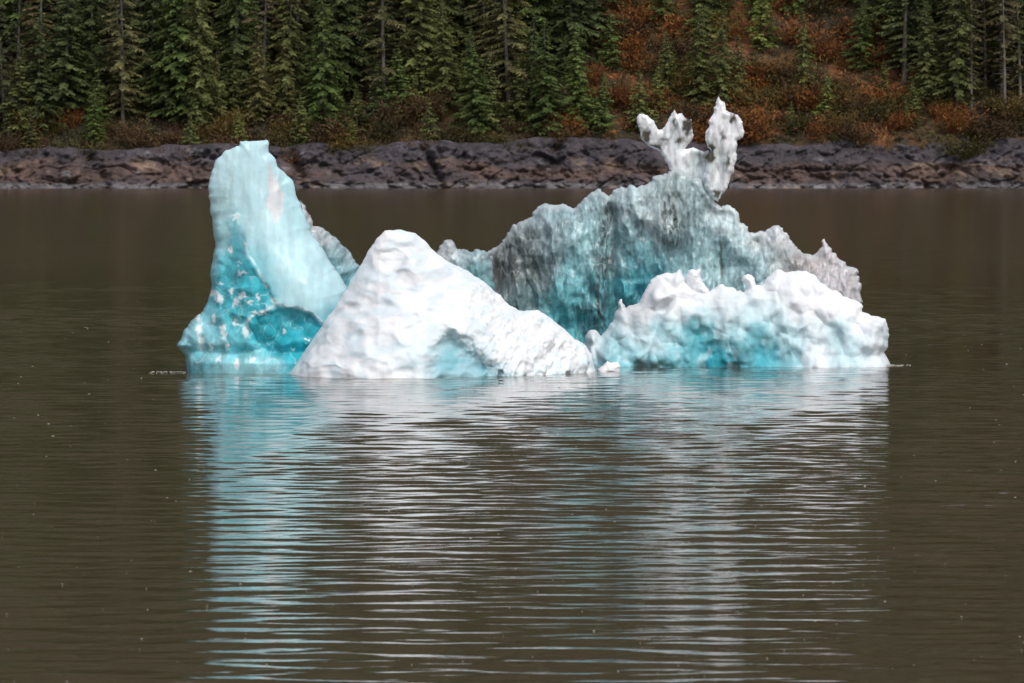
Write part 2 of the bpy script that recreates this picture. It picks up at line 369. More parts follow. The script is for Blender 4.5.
# --- small grey block between mound and ridge
knob = [(432, 300), (436, 252), (439, 246), (443.5, 240.6), (447, 239.6), (452, 240), (455, 244), (457, 249), (466, 249.7), (472, 252), (478, 249), (484, 250), (490, 254), (492, 262), (493, 300)]
def grey_small(X, Y, h, W):
    c = ctrl_color(X, Y, [(445, 248, LGREY), (465, 256, (.45, .55, .57)), (485, 260, (.36, .42, .43)), (475, 275, TEAL)], 10, 6, 1)
    c = c ** 1.3; return c * (1 + .45 * fbm(X / 4, Y / 7, 5.5, 3))[:, None], np.zeros(len(X))
ice_part('ice_block', knob, 154.5, M_grey, berg, 14, 12, grey_small, streak_disp(.8, .6), lambda X, Y: 2.6 * facet(X / 9, Y / 14, 23) + 1.2 * facet(X / 4, Y / 6, 24), rough=.12, seed=11, bottom=290)['label'] = 'small glassy grey block between mound and ridge'

# --- grey ridge
ridge = [(488, 420), (488, 262), (490, 250), (502, 240), (512, 225.6), (519, 222), (526.6, 219.4), (532, 213), (539, 206), (546, 203), (553, 205), (561.5, 203.8), (567, 205), (573.8, 208), (578, 204), (582, 201), (588, 195), (596, 190), (601, 189), (605, 193), (608.6, 196), (613, 190), (621, 186), (632, 184.5), (643.5, 185.8), (648, 184), (652, 178.4), (659, 175), (668, 173), (680, 170), (700, 178), (712, 194),
         (716, 203), (721, 207), (726, 204.5), (730, 205), (735, 208), (738, 212), (740, 222), (747.5, 230), (756, 233), (765, 231.6), (771, 227), (778, 225), (783, 228), (789, 237), (797, 247), (804.6, 253.6), (812, 255), (817.8, 251.4), (822, 240), (824.4, 238.5), (828, 246), (835.4, 253), (846, 262), (857.4, 269), (859, 282), (863, 302), (864, 330), (850, 420)]
def ridge_relief(X, Y):
    r = 8 * fbm(X / 30, Y / 60, 2.6, 2) + 3.5 * ridged(X / 20 + .3 * perlin(X / 30, Y / 30, 3), Y / 60, 5.2, 3) - 6
    r -= 12 * np.exp(-((X - 610 - (Y - 200) * .05) / 6.5) ** 2) * sstep(200, 215, Y)
    r -= 8 * np.exp(-((X - 722) / 5.0) ** 2) * sstep(235, 245, Y) * sstep(285, 275, Y)
    r += 9 * np.exp(-(((X - 664) / 16) ** 2 + ((Y - 228) / 16) ** 2)) + 10 * np.exp(-(((X - 640) / 18) ** 2 + ((Y - 250) / 30) ** 2))
    r -= 10 * np.exp(-((X - 757 + .4 * (Y - 240)) / 10) ** 2)
    f1, f2 = worley(X / 22 + .25 * perlin(X / 15, Y / 15, 2), Y / 40 + .25 * perlin(X / 15, Y / 15, 7), 1.4); r += 8 * facet(X / 24, Y / 38, 11) + 4.0 * facet(X / 11, Y / 17, 12) + 1.3 * facet(X / 5, Y / 8, 13)
    return r
def ridge_disp(X, h, Y, s):
    return 2.0 * fbm(X / 20, h / 20, Y / 30, 2) + .5 * ridged(X / 11, h / 11, Y / 18, 2) - .4 + .18 * fbm(X / 4, h / 4, Y / 6, 2)
def ridge_col(X, Y, h, W):
    pts = [(500, 250, (.30, .33, .33)), (505, 275, (.17, .17, .16)), (525, 240, (.30, .34, .34)), (545, 220, (.34, .42, .43)), (530, 270, (.24, .28, .28)), (520, 290, (.22, .32, .33)), (550, 250, (.34, .44, .46)), (565, 220, (.38, .50, .52)), (590, 205, (.34, .46, .48)), (590, 240, (.42, .62, .64)), (575, 270, (.28, .50, .53)),
           (570, 300, (.20, .47, .50)), (575, 325, (.20, .52, .56)), (595, 290, (.18, .42, .45)), (605, 260, (.22, .32, .33)), (605, 300, (.13, .32, .35)), (618, 200, (.42, .50, .51)), (640, 200, (.50, .60, .61)), (625, 240, (.30, .44, .46)), (640, 260, (.22, .46, .50)), (640, 285, (.13, .42, .47)), (660, 200, (.40, .47, .47)), (664, 228, (.50, .56, .56)),
           (670, 255, (.20, .36, .39)), (675, 240, (.22, .30, .31)), (690, 215, (.40, .50, .51)), (700, 240, (.32, .46, .48)), (710, 255, (.42, .58, .59)), (690, 265, (.35, .50, .52)), (730, 225, (.52, .62, .63)), (728, 210, (.66, .70, .70)), (740, 250, (.46, .60, .61)), (745, 270, (.40, .53, .54)), (760, 240, (.60, .63, .63)), (780, 235, (.70, .68, .68)), (780, 255, (.56, .62, .62)), (755, 265, (.35, .47, .49)), (800, 260, (.38, .35, .34)), (797, 266, (.28, .26, .25)),
           (820, 255, (.66, .61, .60)), (825, 243, (.72, .67, .66)), (845, 275, (.60, .57, .57)), (830, 275, (.55, .55, .56)), (855, 285, (.56, .54, .55))]
    c = ctrl_color(X, Y, pts, 11, 7, 6)
    st = .7 * fbm(X / 4, Y / 14, 3.2, 4) + .6 * fbm(X / 9, Y / 9, 13.2, 4); amt = np.where(X < 745, .42, .2)
    c = c ** 1.25 * np.where(X < 745, 1.06, 1.15)[:, None] * np.clip(1 + amt * st, .3, 1.7)[:, None]
    band = sum(a * np.exp(-((X - x0 - k * (Y - 230) - 5 * perlin(Y / 25, x0, 1)) / w_) ** 2) * sstep(ya, ya + 15, Y) * sstep(yb, yb - 25, Y) for (x0, k, w_, a, ya, yb) in
        [(504, .05, 15, .9, 235, 300), (525, .0, 14, .45, 225, 280), (605, -.08, 9, 1.0, 200, 345), (592, -.1, 5, .5, 270, 350), (640, .1, 5, .5, 205, 260), (672, .1, 11, 1.0, 185, 262), (558, 0, 6, .5, 212, 245), (700, .1, 8, .5, 200, 250), (796, .2, 6, .8, 250, 275), (820, .0, 14, .2, 240, 290)])
    dk = (sstep(-.35, .10, fbm(X / 3.2 + .6 * perlin(X / 12, Y / 12, 2), Y / 15, 6.1, 4)) * np.clip(band * 1.1, 0, 1) * .8 + .35 * sstep(.35, .8, fbm(X / 6, Y / 8, 26.1, 4)))[:, None]
    c = c * (1 - dk) + np.array((.05, .06, .06)) * dk
    fine = fbm(X / 2.6, Y / 4, 16.1, 3); c = c * np.clip(1 + .25 * fine, .4, 1.6)[:, None]
    e = seg_dist(X, Y, ridge)[0]; e = (np.exp(-(e / 4.5) ** 2) * .5)[:, None]; c = c * (1 - e) + np.array((.62, .66, .66)) * e  # paler band along the outline: glow of thin ice put into the colour
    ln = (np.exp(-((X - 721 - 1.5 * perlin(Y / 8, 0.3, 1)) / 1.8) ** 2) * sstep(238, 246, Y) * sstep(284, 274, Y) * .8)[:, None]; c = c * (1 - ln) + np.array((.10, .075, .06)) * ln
    wv = (sstep(.90, 1.0, 1 - np.abs(perlin(X / 9, Y / 18, 3.3))) * sstep(0, .4, fbm(X / 20, Y / 20, 4.4, 2)) * .3)[:, None]; c = c * (1 - wv) + np.array((.75, .84, .85)) * wv
    return c, np.full(len(X), .35)
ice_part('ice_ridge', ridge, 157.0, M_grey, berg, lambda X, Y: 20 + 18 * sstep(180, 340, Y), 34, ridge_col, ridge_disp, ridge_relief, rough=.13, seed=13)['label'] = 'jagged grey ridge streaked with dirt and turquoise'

# --- scalloped white shelf at the right front
shelf = [(576, 430), (583, 352), (585, 338), (588, 332), (592, 330), (597, 331), (601, 336), (606, 331), (612, 322), (617, 310), (619, 301), (622, 299), (626, 308), (633, 305), (640, 300), (643, 294), (647, 286), (650, 280), (657, 275), (666, 272.5), (673, 273), (680, 269), (683, 276), (686, 283), (696, 288), (708, 292), (716, 287), (723, 284), (730, 287), (737, 291), (744, 292), (747, 288),
         (745, 284), (741, 280.5), (743, 276.5), (748, 273.5), (752, 275), (755, 279), (756, 285), (761, 285), (767, 277), (774, 271), (786, 272.5), (796, 271), (805, 270.5), (813, 274), (820, 282), (829, 288.8), (841, 293), (853, 299.8), (859, 302), (863, 306), (862, 312), (872, 316), (886, 319.6), (888, 327), (889.5, 335), (888, 345), (883.7, 352.5), (887, 358), (890.3, 364), (889, 370), (886, 430)]
def shelf_relief(X, Y):
    r = 8 * fbm(X / 30 + 4, Y / 34, 1.6, 2) + 9 * np.minimum(worley(X / 27 + 2, Y / 30, 4.4)[1] - worley(X / 27 + 2, Y / 30, 4.4)[0], .55) 
    r += 3.0 * fbm(X / 14, Y / 16, 7.6, 2) * sstep(290, 320, Y)
    r -= 12 * np.exp(-(((X - 703) / 17) ** 2 + ((Y - 348) / 22) ** 2)) + 9 * np.exp(-(((X - 630) / 14) ** 2 + ((Y - 350) / 13) ** 2)) + 7 * np.exp(-(((X - 760) / 20) ** 2 + ((Y - 352) / 16) ** 2))
    r -= 8 * np.exp(-((X - 655 + .35 * (Y - 330)) / 5) ** 2) * sstep(295, 310, Y)
    r -= 7 * np.exp(-((X - 720) / 5.5) ** 2) * sstep(300, 285, Y) * 1
    r += 2.2 * facet(X / 18, Y / 20, 51) + 1.0 * facet(X / 8, Y / 9, 52)
    r += 14 * sstep(352, 372, Y) * sstep(780, 800, X)
    return r
def shelf_disp(X, h, Y, s):
    return 2.4 * fbm(X / 20, h / 20, Y / 24, 2) + .3 * fbm(X / 9, h / 9, Y / 9, 2) + .12 * fbm(X / 3.5, h / 3.5, Y / 5, 2)
def shelf_col(X, Y, h, W):
    W1 = (.91, .92, .93); A1 = (.55, .78, .82)
    pts = [(590, 340, (.82, .83, .84)), (622, 302, (.88, .87, .87)), (630, 312, (.55, .56, .57)), (645, 300, (.80, .80, .81)), (620, 325, (.75, .84, .86)), (605, 350, (.55, .72, .75)), (625, 345, (.35, .66, .71)), (640, 340, (.75, .86, .88)), (615, 362, (.22, .60, .66)), (640, 362, (.4, .72, .77)), (665, 285, W1), (680, 275, W1), (670, 305, W1), (665, 330, (.6, .8, .83)), (680, 345, (.3, .62, .67)),
           (700, 330, (.20, .55, .60)), (705, 350, (.09, .48, .55)), (690, 362, (.22, .60, .66)), (720, 363, (.07, .47, .55)), (710, 300, (.84, .87, .88)), (725, 300, (.88, .9, .91)), (720, 325, (.62, .8, .83)), (740, 345, (.30, .62, .68)), (740, 315, (.66, .82, .85)), (748, 280, W1), (755, 340, (.25, .60, .66)), (765, 362, (.10, .50, .58)), (770, 310, (.75, .87, .89)), (780, 285, W1),
           (785, 340, (.60, .80, .84)), (790, 360, (.35, .66, .72)), (800, 300, W1), (810, 330, (.80, .88, .90)), (815, 355, (.84, .88, .9)), (835, 300, W1), (835, 340, (.62, .80, .84)), (850, 360, (.66, .82, .85)), (860, 320, W1), (875, 345, (.80, .87, .9)), (880, 362, (.85, .88, .9)), (800, 275, W1), (650, 290, W1)]
    c = ctrl_color(X, Y, pts, 10, 7, 12)
    c = c ** 1.2 * .94
    n = fbm(X / 9, Y / 13, 6.4, 4); low = sstep(300, 345, Y)
    c = c * (1 + (.16 * low * n))[:, None]
    b = (sstep(.15, .7, n) * low * .4)[:, None]; c = c * (1 - b) + np.array((.72, .80, .83)) * b
    dr = (sstep(.45, .8, fbm(X / 4, Y / 4, 1.9, 3)) * (np.exp(-(((X - 632) / 16) ** 2 + ((Y - 311) / 10) ** 2)) + .4 * np.exp(-(((X - 700) / 30) ** 2 + ((Y - 298) / 8) ** 2))) * .8)[:, None]
    c = c * (1 - dr) + np.array((.2, .2, .2)) * dr
    return c, low * .3
ice_part('ice_shelf', shelf, 155.2, M_snow, berg, lambda X, Y: 16 + 26 * sstep(270, 372, Y), 30, shelf_col, shelf_disp, shelf_relief, back=.6, rough=.08, blur=8, seed=17)['label'] = 'lumpy white shelf with turquoise foot'

wn = [(686, 282), (686, 275), (688.5, 270), (692, 269), (696, 270), (699, 268.5), (701, 271), (700.5, 277), (703, 282), (709, 289), (710, 296), (688, 296)]
def plain(c0, v=.06):
    def fn(X, Y, h, W): return np.array(c0) * (1 + v * fbm(X / 5, Y / 5, 1.1, 3))[:, None], np.zeros(len(X))
    return fn
small_disp = lambda X, h, Y, s: .7 * fbm(X / 5 + s, h / 5, Y / 5, 3)
ice_part('ice_knob', wn, 155.2, M_snow, berg, 9, 7, plain((.84, .85, .86)), small_disp, step=.5, seed=19, bottom=400)

# --- clear forked horns
hornL = [(639, 114), (642, 113.5), (647, 115), (650, 118), (655, 124), (659, 130), (662, 129.5), (666, 124), (669, 118), (672, 113), (674.5, 109.5), (677, 114), (682, 113), (685, 118), (691.5, 119), (692, 127), (693.8, 135), (692, 140), (688, 144), (685, 149), (689, 148.5), (694, 147.5), (699, 150), (704, 152), (708, 150), (712, 156), (714, 168), (712, 182), (706, 190), (694, 190), (682, 184), (674, 176), (664, 177), (663, 174), (668, 171), (668, 165), (664, 158), (658, 151), (650, 148), (644, 143), (640.5, 135), (637.5, 124), (637, 117)]
hornR = [(715.5, 103), (718.5, 96), (720.5, 100), (725, 103), (726, 110), (729, 112), (733, 113), (738, 115), (743, 122), (744.4, 133), (742, 138), (737, 141), (736, 152), (734.5, 165), (731, 176), (727.5, 188), (722, 194), (718, 202), (712, 198), (706, 190), (703, 178), (706, 165), (710, 155), (708, 148), (705, 140), (705.5, 135), (708.5, 128), (711, 117), (713.5, 108)]
def horn_disp(X, h, Y, s):
    return .10 * fbm(X / 5 + s, h / 5, Y / 9, 2)
def horn_relief(X, Y):
    f1, f2 = worley(X / 9 + .3 * Y / 20, Y / 22, 3.4); return 3.0 * facet(X / 10, Y / 26, 31) + .5 * facet(X / 4.5, Y / 12, 32) - 2.5 * np.exp(-((X - 721 + .1 * (Y - 140)) / 3) ** 2) * sstep(112, 120, Y) * sstep(185, 170, Y)
def horn_col(X, Y, h, W):
    c = ctrl_color(X, Y, [(645, 120, (.86, .87, .87)), (650, 140, (.62, .63, .63)), (675, 125, (.80, .81, .82)), (688, 125, (.52, .54, .54)), (680, 145, (.8, .82, .82)), (668, 165, (.85, .86, .86)), (695, 165, (.80, .88, .88)), (710, 165, (.55, .60, .6)), (715, 135, (.86, .87, .88)), (735, 125, (.86, .87, .88)), (722, 170, (.86, .87, .88)), (712, 150, (.5, .52, .5)), (700, 185, (.72, .8, .8))], 8, 4, 3)
    st = fbm(X / 5, Y / 10, 2.8, 3); return c * 1.2 * (1 + .06 * st)[:, None], np.clip(sum(a * np.exp(-(((X - x - 3 * perlin(X / 5, Y / 5, x)) / w1) ** 2 + ((Y - y - 3 * perlin(X / 5, Y / 5, y + .5)) / w2) ** 2)) for (x, y, w1, w2, a) in
        [(646, 136, 4, 7, .8), (656, 147, 6, 3, .7), (688, 125, 4, 8, .9), (680, 140, 4, 3, .5), (711, 155, 3, 9, .9), (733, 118, 3, 5, .6), (716, 192, 4, 4, .7), (668, 172, 4, 3, .7), (727, 160, 3, 10, .35), (674, 122, 2, 7, .4), (664, 140, 5, 3, .4), (700, 160, 4, 7, .3), (722, 135, 2.5, 8, .35)]) * 1.9 + .35 * fbm(X / 4, Y / 8, 4.4, 2) + .12, 0, .97)
ice_part('ice_horn', hornL, 157.4, M_clear, berg, 3.6, 4.5, horn_col, horn_disp, horn_relief, step=.4, blur=1, rough=.07, pw=.8, seed=23, bottom=400)['label'] = 'left clear horn forked into two prongs'
ice_part('ice_horn', hornR, 156.8, M_clear, berg, 4.2, 4.5, horn_col, horn_disp, horn_relief, step=.4, blur=1, rough=.07, pw=.8, seed=29, bottom=400)['label'] = 'right clear horn, the tallest, with a rounded side lobe'

# --- loose chunk floating at the meeting of mound and shelf
ch = bpy.data.objects.new('empty_tmp', None)
chunk = [(597, 378), (598, 369), (601, 366.5), (605, 363.5), (607.5, 361), (610, 362.5), (614, 362), (618, 362), (620.5, 366), (620, 371), (621, 378)]
cx_, _ = px(609, 371, 151)
class _P: pass
def chunk_build():
    o = ice_part('ice_chunk', chunk, 151.2, M_snow, None, 10, 8, plain((.9, .9, .9), .04), small_disp, step=.5, rough=.06, seed=31, bottom=380)
    me = o.data; n = len(me.vertices); a = np.zeros(n * 3, np.float32); me.vertices.foreach_get('co', a); a = a.reshape(-1, 3)
    c = np.array([a[:, 0].mean(), a[:, 1].mean(), 0]); a -= c; me.vertices.foreach_set('co', a.ravel()); me.update(); o.location = c
    return o
tag(chunk_build(), 'small loose chunk of white ice floating at the right foot of the white mound', 'ice chunk')
bpy.data.objects.remove(ch)

# ------------------------------------------------------------------ water
def axis(segs):
    out = []
    for a, b, s0, s1 in segs:
        v = a
        while v < b:
            out.append(v); t = (v - a) / (b - a); v += s0 + (s1 - s0) * t
    out.append(segs[-1][1]); return np.array(out)
ya = axis([(-200, 50, 12, 1), (50, 60, .8, .1), (60, 170, .1, .12), (170, 330, .12, .5), (330, 760, .5, 3)])
xh = axis([(0, 17, .2, .2), (17, 60, .2, 1.5), (60, 600, 1.5, 30)])
xa = np.concatenate([-xh[:0:-1], xh])
X, Y = np.meshgrid(xa, ya); Z = np.zeros_like(X)
wr = np.random.default_rng(5)
gust = 0.75 + 0.5 * perlin(X / 16, Y / 30, 2.2)
for i in range(84):
    lam = 0.30 * (6.5 ** wr.random() ** .9); k = 2 * pi / lam
    th = wr.normal() * 0.42 + 0.04
    amp = 0.0092 * lam / (2 * pi)
    res = sstep(.6 * lam, .25 * lam, np.gradient(Y, axis=0) if False else np.interp(Y, [60, 170, 330, 700], [.1, .12, .5, 3]))
    Z += amp * res * np.sin(k * (X * sin(th) + Y * cos(th)) + wr.random() * 6.28 + .5 * perlin(X / 7, Y / 7, i))
Z *= gust
ni, nj = X.shape; I = np.arange(ni * nj).reshape(ni, nj)
Fq = np.stack([I[:-1, :-1], I[:-1, 1:], I[1:, 1:], I[1:, :-1]], -1).reshape(-1, 4)
m, n, b, L = mat('silty_water')
b.inputs['Base Color'].default_value = (.072, .048, .029, 1); b.inputs['IOR'].default_value = 1.33
tc = node(n, 'ShaderNodeTexCoord'); mp = node(n, 'ShaderNodeMapping'); mp.inputs['Scale'].default_value = (.55, 1.3, 1)
L.new(tc.outputs['Object'], mp.inputs[0])
n1 = node(n, 'ShaderNodeTexNoise', Scale=3.2, Detail=3.0, Roughness=.55); L.new(mp.outputs[0], n1.inputs['Vector'])
at = node(n, 'ShaderNodeVertexColor'); at.layer_name = 'tone'   # unresolved ripples read as gloss spread far out
L.new(at.outputs[0], b.inputs['Roughness'])
bp = node(n, 'ShaderNodeBump', Strength=1.0, Distance=.004); L.new(n1.outputs[0], bp.inputs['Height']); L.new(bp.outputs[0], b.inputs['Normal'])
rg = .04 + .10 * sstep(150, 330, Y).ravel()
tag(new_mesh('water', np.stack([X.ravel(), Y.ravel(), Z.ravel()], 1), Fq, m, smooth=True, colors=np.stack([rg, rg, rg], 1)), kind='structure')

# foam flecks drifting on the water
fr = np.random.default_rng(9); V = []; Fc = []
spots = []
for i in range(620):
    yy = 60 + 130 * fr.random() ** 1.3; xx = (fr.random() - .5) * .2 * yy
    spots.append((xx, yy, .004 + .008 * fr.random() ** 2 * (yy / 80)))
for i in range(40): spots.append((px(150 + 36 * fr.random() ** .7, 0, 151)[0], 150.6 + .8 * (fr.random() - .5), .008 + .016 * fr.random()))
for i in range(36): spots.append((px(889 + 26 * fr.random() ** 1.6, 0, 154)[0], 155.0 + .8 * (fr.random() - .5), .008 + .016 * fr.random()))
for (xx, yy, r) in spots:
    k0 = len(V); kx = r * (1 + 1.5 * fr.random())
    for j in range(6): V.append((xx + kx * cos(j * pi / 3) * (.7 + .6 * fr.random()), yy + r * 1.2 * sin(j * pi / 3), .004))
    V.append((xx, yy, .008 + r * .6))
    for j in range(6): Fc.append((k0 + j, k0 + (j + 1) % 6, k0 + 6))
m, n, b, L = mat('foam'); b.inputs['Base Color'].default_value = (.36, .34, .29, 1); b.inputs['Roughness'].default_value = .7
tag(new_mesh('foam', V, Fc, m), 'tiny pale flecks of foam and drift scattered over the brown water', 'foam', kind='stuff')

# ------------------------------------------------------------------ far shore: hills and rocky bank
def top_z(x):      # height of the rock band's upper edge
    return 5.7 + .8 * perlin(x / 22, 1.5, .2) + .5 * perlin(x / 6, 8.5, .2) + .3 * perlin(x / 2, 8.5, .2) + .012 * x
CLEFT = [(55.5, 1.6, -1.1), (4.5, 1.0, -.5), (-27, .8, .4), (-52, .9, .6), (24, .7, -.7), (-10, .5, .5)]
def shore_y(x): return 703 + 2.2 * perlin(x / 30, 4.4, 1.1) + 1.2 * perlin(x / 9, 2.4, 1.1)
def hill_z(x, y):
    d = y - 711
    z = 5.2 + .012 * x + np.where(d < 60, .62 * d, .62 * 60 + .75 * (d - 60))
    z += (2.2 * perlin(x / 26, y / 26, 3) + 1.0 * perlin(x / 9, y / 9, 5)) * sstep(0, 14, d)
    z += 26 * perlin(x / 160, y / 160, 1.5) * sstep(40, 160, d)
    return np.where(d < 0, 5.0 + 2.6 * d, z)

xa = np.arange(-95, 95.01, .16); nr = 58; t = np.linspace(0, 1, nr)
Xr, T = np.meshgrid(xa, t)
tz = top_z(Xr); sy = shore_y(Xr)
Zr = -1.0 + (tz + 1.0) * T
Yr = sy + 7.5 * (0.35 * T + .65 * T ** 1.6)
f1, f2 = worley(Xr / 5.5 + Zr * .12, Zr / 2.4 - Xr * .05, 2.0)
g1, g2 = worley(Xr / 1.7 + Zr * .2, Zr / .9 - Xr * .12, 6.0)
dis = 1.0 * fbm(Xr / 8, Zr / 4 - Xr / 26, 1.1, 4) + .8 * np.minimum(f2 - f1, .6) * 1.5 + .6 * np.minimum(g2 - g1, .6) + .8 * fbm(Xr / 2.4 + Zr * .4, Zr / 1.6 - Xr * .2, 3.3, 4) + .3 * ridged(Xr / 1.1, Zr / .8, 2.2, 2) - .5 * sstep(.90, 1, 1 - np.abs(perlin(Xr / 9 + Zr * .3 + .5 * perlin(Xr / 3, Zr / 3, 1), Zr / 5 - Xr * .05, 4.2))) - .5 * sstep(.88, 1, 1 - np.abs(perlin(Xr / 3 - Zr * .25, Zr / 2, 14.2)))
for (cx, wd, lean) in CLEFT: dis -= 2.3 * np.exp(-((Xr - cx + lean * (Zr - tz * .0 - 3) + .4 * perlin(Zr, cx, 1)) / wd) ** 2)
dis *= sstep(1.0, .82, T) * .9 + .1
Yr = Yr - dis; Zr = Zr + .25 * dis * T
Zr[-1] -= .5; Yr[-1] += 3
I = np.arange(Xr.size).reshape(Xr.shape)
Fq = np.stack([I[:-1, :-1], I[:-1, 1:], I[1:, 1:], I[1:, :-1]], -1).reshape(-1, 4)
# rock tones: dark lichen at the top, weed-brown belt, pale wet strip at the tide line
nz = fbm(Xr / 6, Zr / 2.2, 5.5, 4); zz = Zr + .9 * nz
top_c = np.array((.070, .056, .064)); mid_c = np.array((.112, .070, .055)); low_c = np.array((.080, .060, .062)); tide = np.array((.15, .135, .14))
a = sstep(3.6, 2.4, zz)[..., None] * sstep(-.5, .5, fbm(Xr / 14, Zr / 5, 9.5, 3) + .15)[..., None]
c = top_c * (1 - a) + mid_c * a
a = sstep(1.4, .8, zz)[..., None]; c = c * (1 - a) + low_c * a
a = sstep(.75, .45, Zr + .15 * nz)[..., None]; c = c * (1 - a) + tide * a
a = (sstep(.35, .7, fbm(Xr / 3, Zr / 1.6, 15.5, 4)) * .6 * sstep(4.6, 2.5, Zr))[..., None]; c = c * (1 - a) + np.array((.26, .18, .12)) * a
a = (sstep(.62, .85, fbm(Xr / 2, Zr / 1, 25.5, 3)) * .5)[..., None]; c = c * (1 - a) + np.array((.24, .23, .24)) * a
c = c * np.clip(1 + .55 * fbm(Xr / 1.1, Zr / .7, 2.5, 4) + .25 * fbm(Xr / 5, Zr / 3, 12.5, 2), .3, 2)[..., None]
m, n, b, L = mat('wet_rock')
at = node(n, 'ShaderNodeVertexColor'); at.layer_name = 'tone'; L.new(at.outputs[0], b.inputs['Base Color']); b.inputs['Roughness'].default_value = .75
n1 = node(n, 'ShaderNodeTexNoise', Scale=1.6, Detail=6.0, Roughness=.65); tc = node(n, 'ShaderNodeTexCoord'); L.new(tc.outputs['Object'], n1.inputs['Vector'])
bp = node(n, 'ShaderNodeBump', Strength=1.0, Distance=.5); L.new(n1.outputs[0], bp.inputs['Height']); L.new(bp.outputs[0], b.inputs['Normal'])
tag(new_mesh('rocky_shore', np.stack([Xr.ravel(), Yr.ravel(), Zr.ravel()], 1), Fq, m, colors=np.clip(c.reshape(-1, 3), .01, 1)), kind='structure')

def green_mask(x, z):
    """1 where conifers and moss cover the slope, 0 on the bare orange bracken slope (right of the middle)"""
    u = x / 711 * F + 512
    g = sstep(600, 570, u) + sstep(880, 930, u)
    return np.clip(g + .12, 0, 1)
def slope_color(x, y, z):
    a = fbm(x / 7, y / 7, z / 7, 4); g = green_mask(x, z)
    base = np.array((.050, .040, .020)); rust = np.array((.27, .095, .035)); och = np.array((.21, .12, .045)); moss = np.array((.060, .070, .022)); dark = np.array((.022, .022, .014))
    c = np.broadcast_to(base, x.shape + (3,)).copy()
    def mixin(c, k, col): k = k[..., None]; return c * (1 - k) + col * k
    c = mixin(c, sstep(-.1, .45, fbm(x / 5 + 4, y / 5, z / 5, 3)) * (1 - .75 * g), rust)
    c = mixin(c, sstep(.1, .6, a) * (.8 - .45 * g), och)
    c = mixin(c, sstep(.15, .6, fbm(x / 6 + 14, y / 6, z / 6, 3)) * (.45 + .3 * g), moss)
    c = mixin(c, sstep(.2, .6, fbm(x / 4 + 24, y / 4, z / 4, 3)) * .6, dark)
    return c * (1 + .3 * fbm(x / .8, y / .8, z / .8, 2))[..., None]

ya = axis([(703, 760, .35, .6), (760, 1100, 2, 9)]); xh = axis([(0, 100, .45, .6), (100, 700, 3, 20)]); xa = np.concatenate([-xh[:0:-1], xh])
Xh, Yh = np.meshgrid(xa, ya); Zh = hill_z(Xh, Yh)
Zh += .25 * fbm(Xh / 1.5, Yh / 1.5, 4.4, 3)
I = np.arange(Xh.size).reshape(Xh.shape); Fq = np.stack([I[:-1, :-1], I[:-1, 1:], I[1:, 1:], I[1:, :-1]], -1).reshape(-1, 4)
m, n, b, L = mat('bracken_slope')
at = node(n, 'ShaderNodeVertexColor'); at.layer_name = 'tone'; L.new(at.outputs[0], b.inputs['Base Color']); b.inputs['Roughness'].default_value = .95
n1 = node(n, 'ShaderNodeTexNoise', Scale=1.2, Detail=6.0, Roughness=.7); tc = node(n, 'ShaderNodeTexCoord'); L.new(tc.outputs['Object'], n1.inputs['Vector'])
bp = node(n, 'ShaderNodeBump', Strength=1.0, Distance=.6); L.new(n1.outputs[0], bp.inputs['Height']); L.new(bp.outputs[0], b.inputs['Normal'])
tag(new_mesh('hills', np.stack([Xh.ravel(), Yh.ravel(), Zh.ravel()], 1), Fq, m, colors=np.clip(slope_color(Xh, Yh, Zh).reshape(-1, 3), .005, 1)), kind='structure')

# ------------------------------------------------------------------ undergrowth: tufts of dead bracken, twigs and low leaves
def leaf_quads(P, D1, D2, L1, L2):
    """quads centred at P spanned by unit vectors D1, D2"""
    a = P - D1 * L1 - D2 * L2 * .5; b = P + D1 * L1 - D2 * L2; c = P + D1 * L1 * .9 + D2 * L2; d = P - D1 * L1 + D2 * L2 * .5
    V = np.stack([a, b, c, d], 1).reshape(-1, 3); return V, np.arange(len(V)).reshape(-1, 4)
LEAF = 1.12
def unit(v): return v / (np.linalg.norm(v, axis=-1, keepdims=True) + 1e-9)
ur = np.random.default_rng(21)
nc = 9000
cxs = (ur.random(nc) - .5) * 165; cys = 708.5 + 50 * ur.random(nc) ** 1.35; czs = hill_z(cxs, cys)
rad = .35 + 1.3 * ur.random(nc) ** 2
per = 34
cc = slope_color(cxs, cys + 300, czs) * (.6 + .8 * ur.random(nc))[:, None] * (2.0 - 1.0 * green_mask(cxs, 0))[:, None]
P = np.repeat(np.stack([cxs, cys, czs], 1), per, 0); R_ = np.repeat(rad, per)
off = unit(ur.normal(size=P.shape)); off[:, 2] = np.abs(off[:, 2]) * 1.2; rr = ur.random(len(P)) ** .4
P = P + off * (R_ * rr)[:, None]
d1 = unit(off + .8 * ur.normal(size=P.shape)); d2 = unit(np.cross(d1, ur.normal(size=P.shape)))
V, Fq = leaf_quads(P, d1, d2, (.08 + .26 * ur.random(len(P)))[:, None], (.02 + .05 * ur.random(len(P)))[:, None])
cv = np.repeat(np.repeat(cc, per, 0) * (.6 + .8 * ur.random(len(P)))[:, None], 4, 0)
def leaf_mat(name, use_obj=False, sat=1.0):
    m, n, b, L = mat(name)
    at = node(n, 'ShaderNodeVertexColor'); at.layer_name = 'tone'; src = at.outputs[0]
    if use_obj:
        oi = node(n, 'ShaderNodeObjectInfo'); mx = node(n, 'ShaderNodeVectorMath', operation='MULTIPLY'); L.new(src, mx.inputs[0]); L.new(oi.outputs['Color'], mx.inputs[1]); src = mx.outputs[0]
    L.new(src, b.inputs['Base Color']); b.inputs['Roughness'].default_value = .7; b.inputs['Specular IOR Level'].default_value = .25
    return m
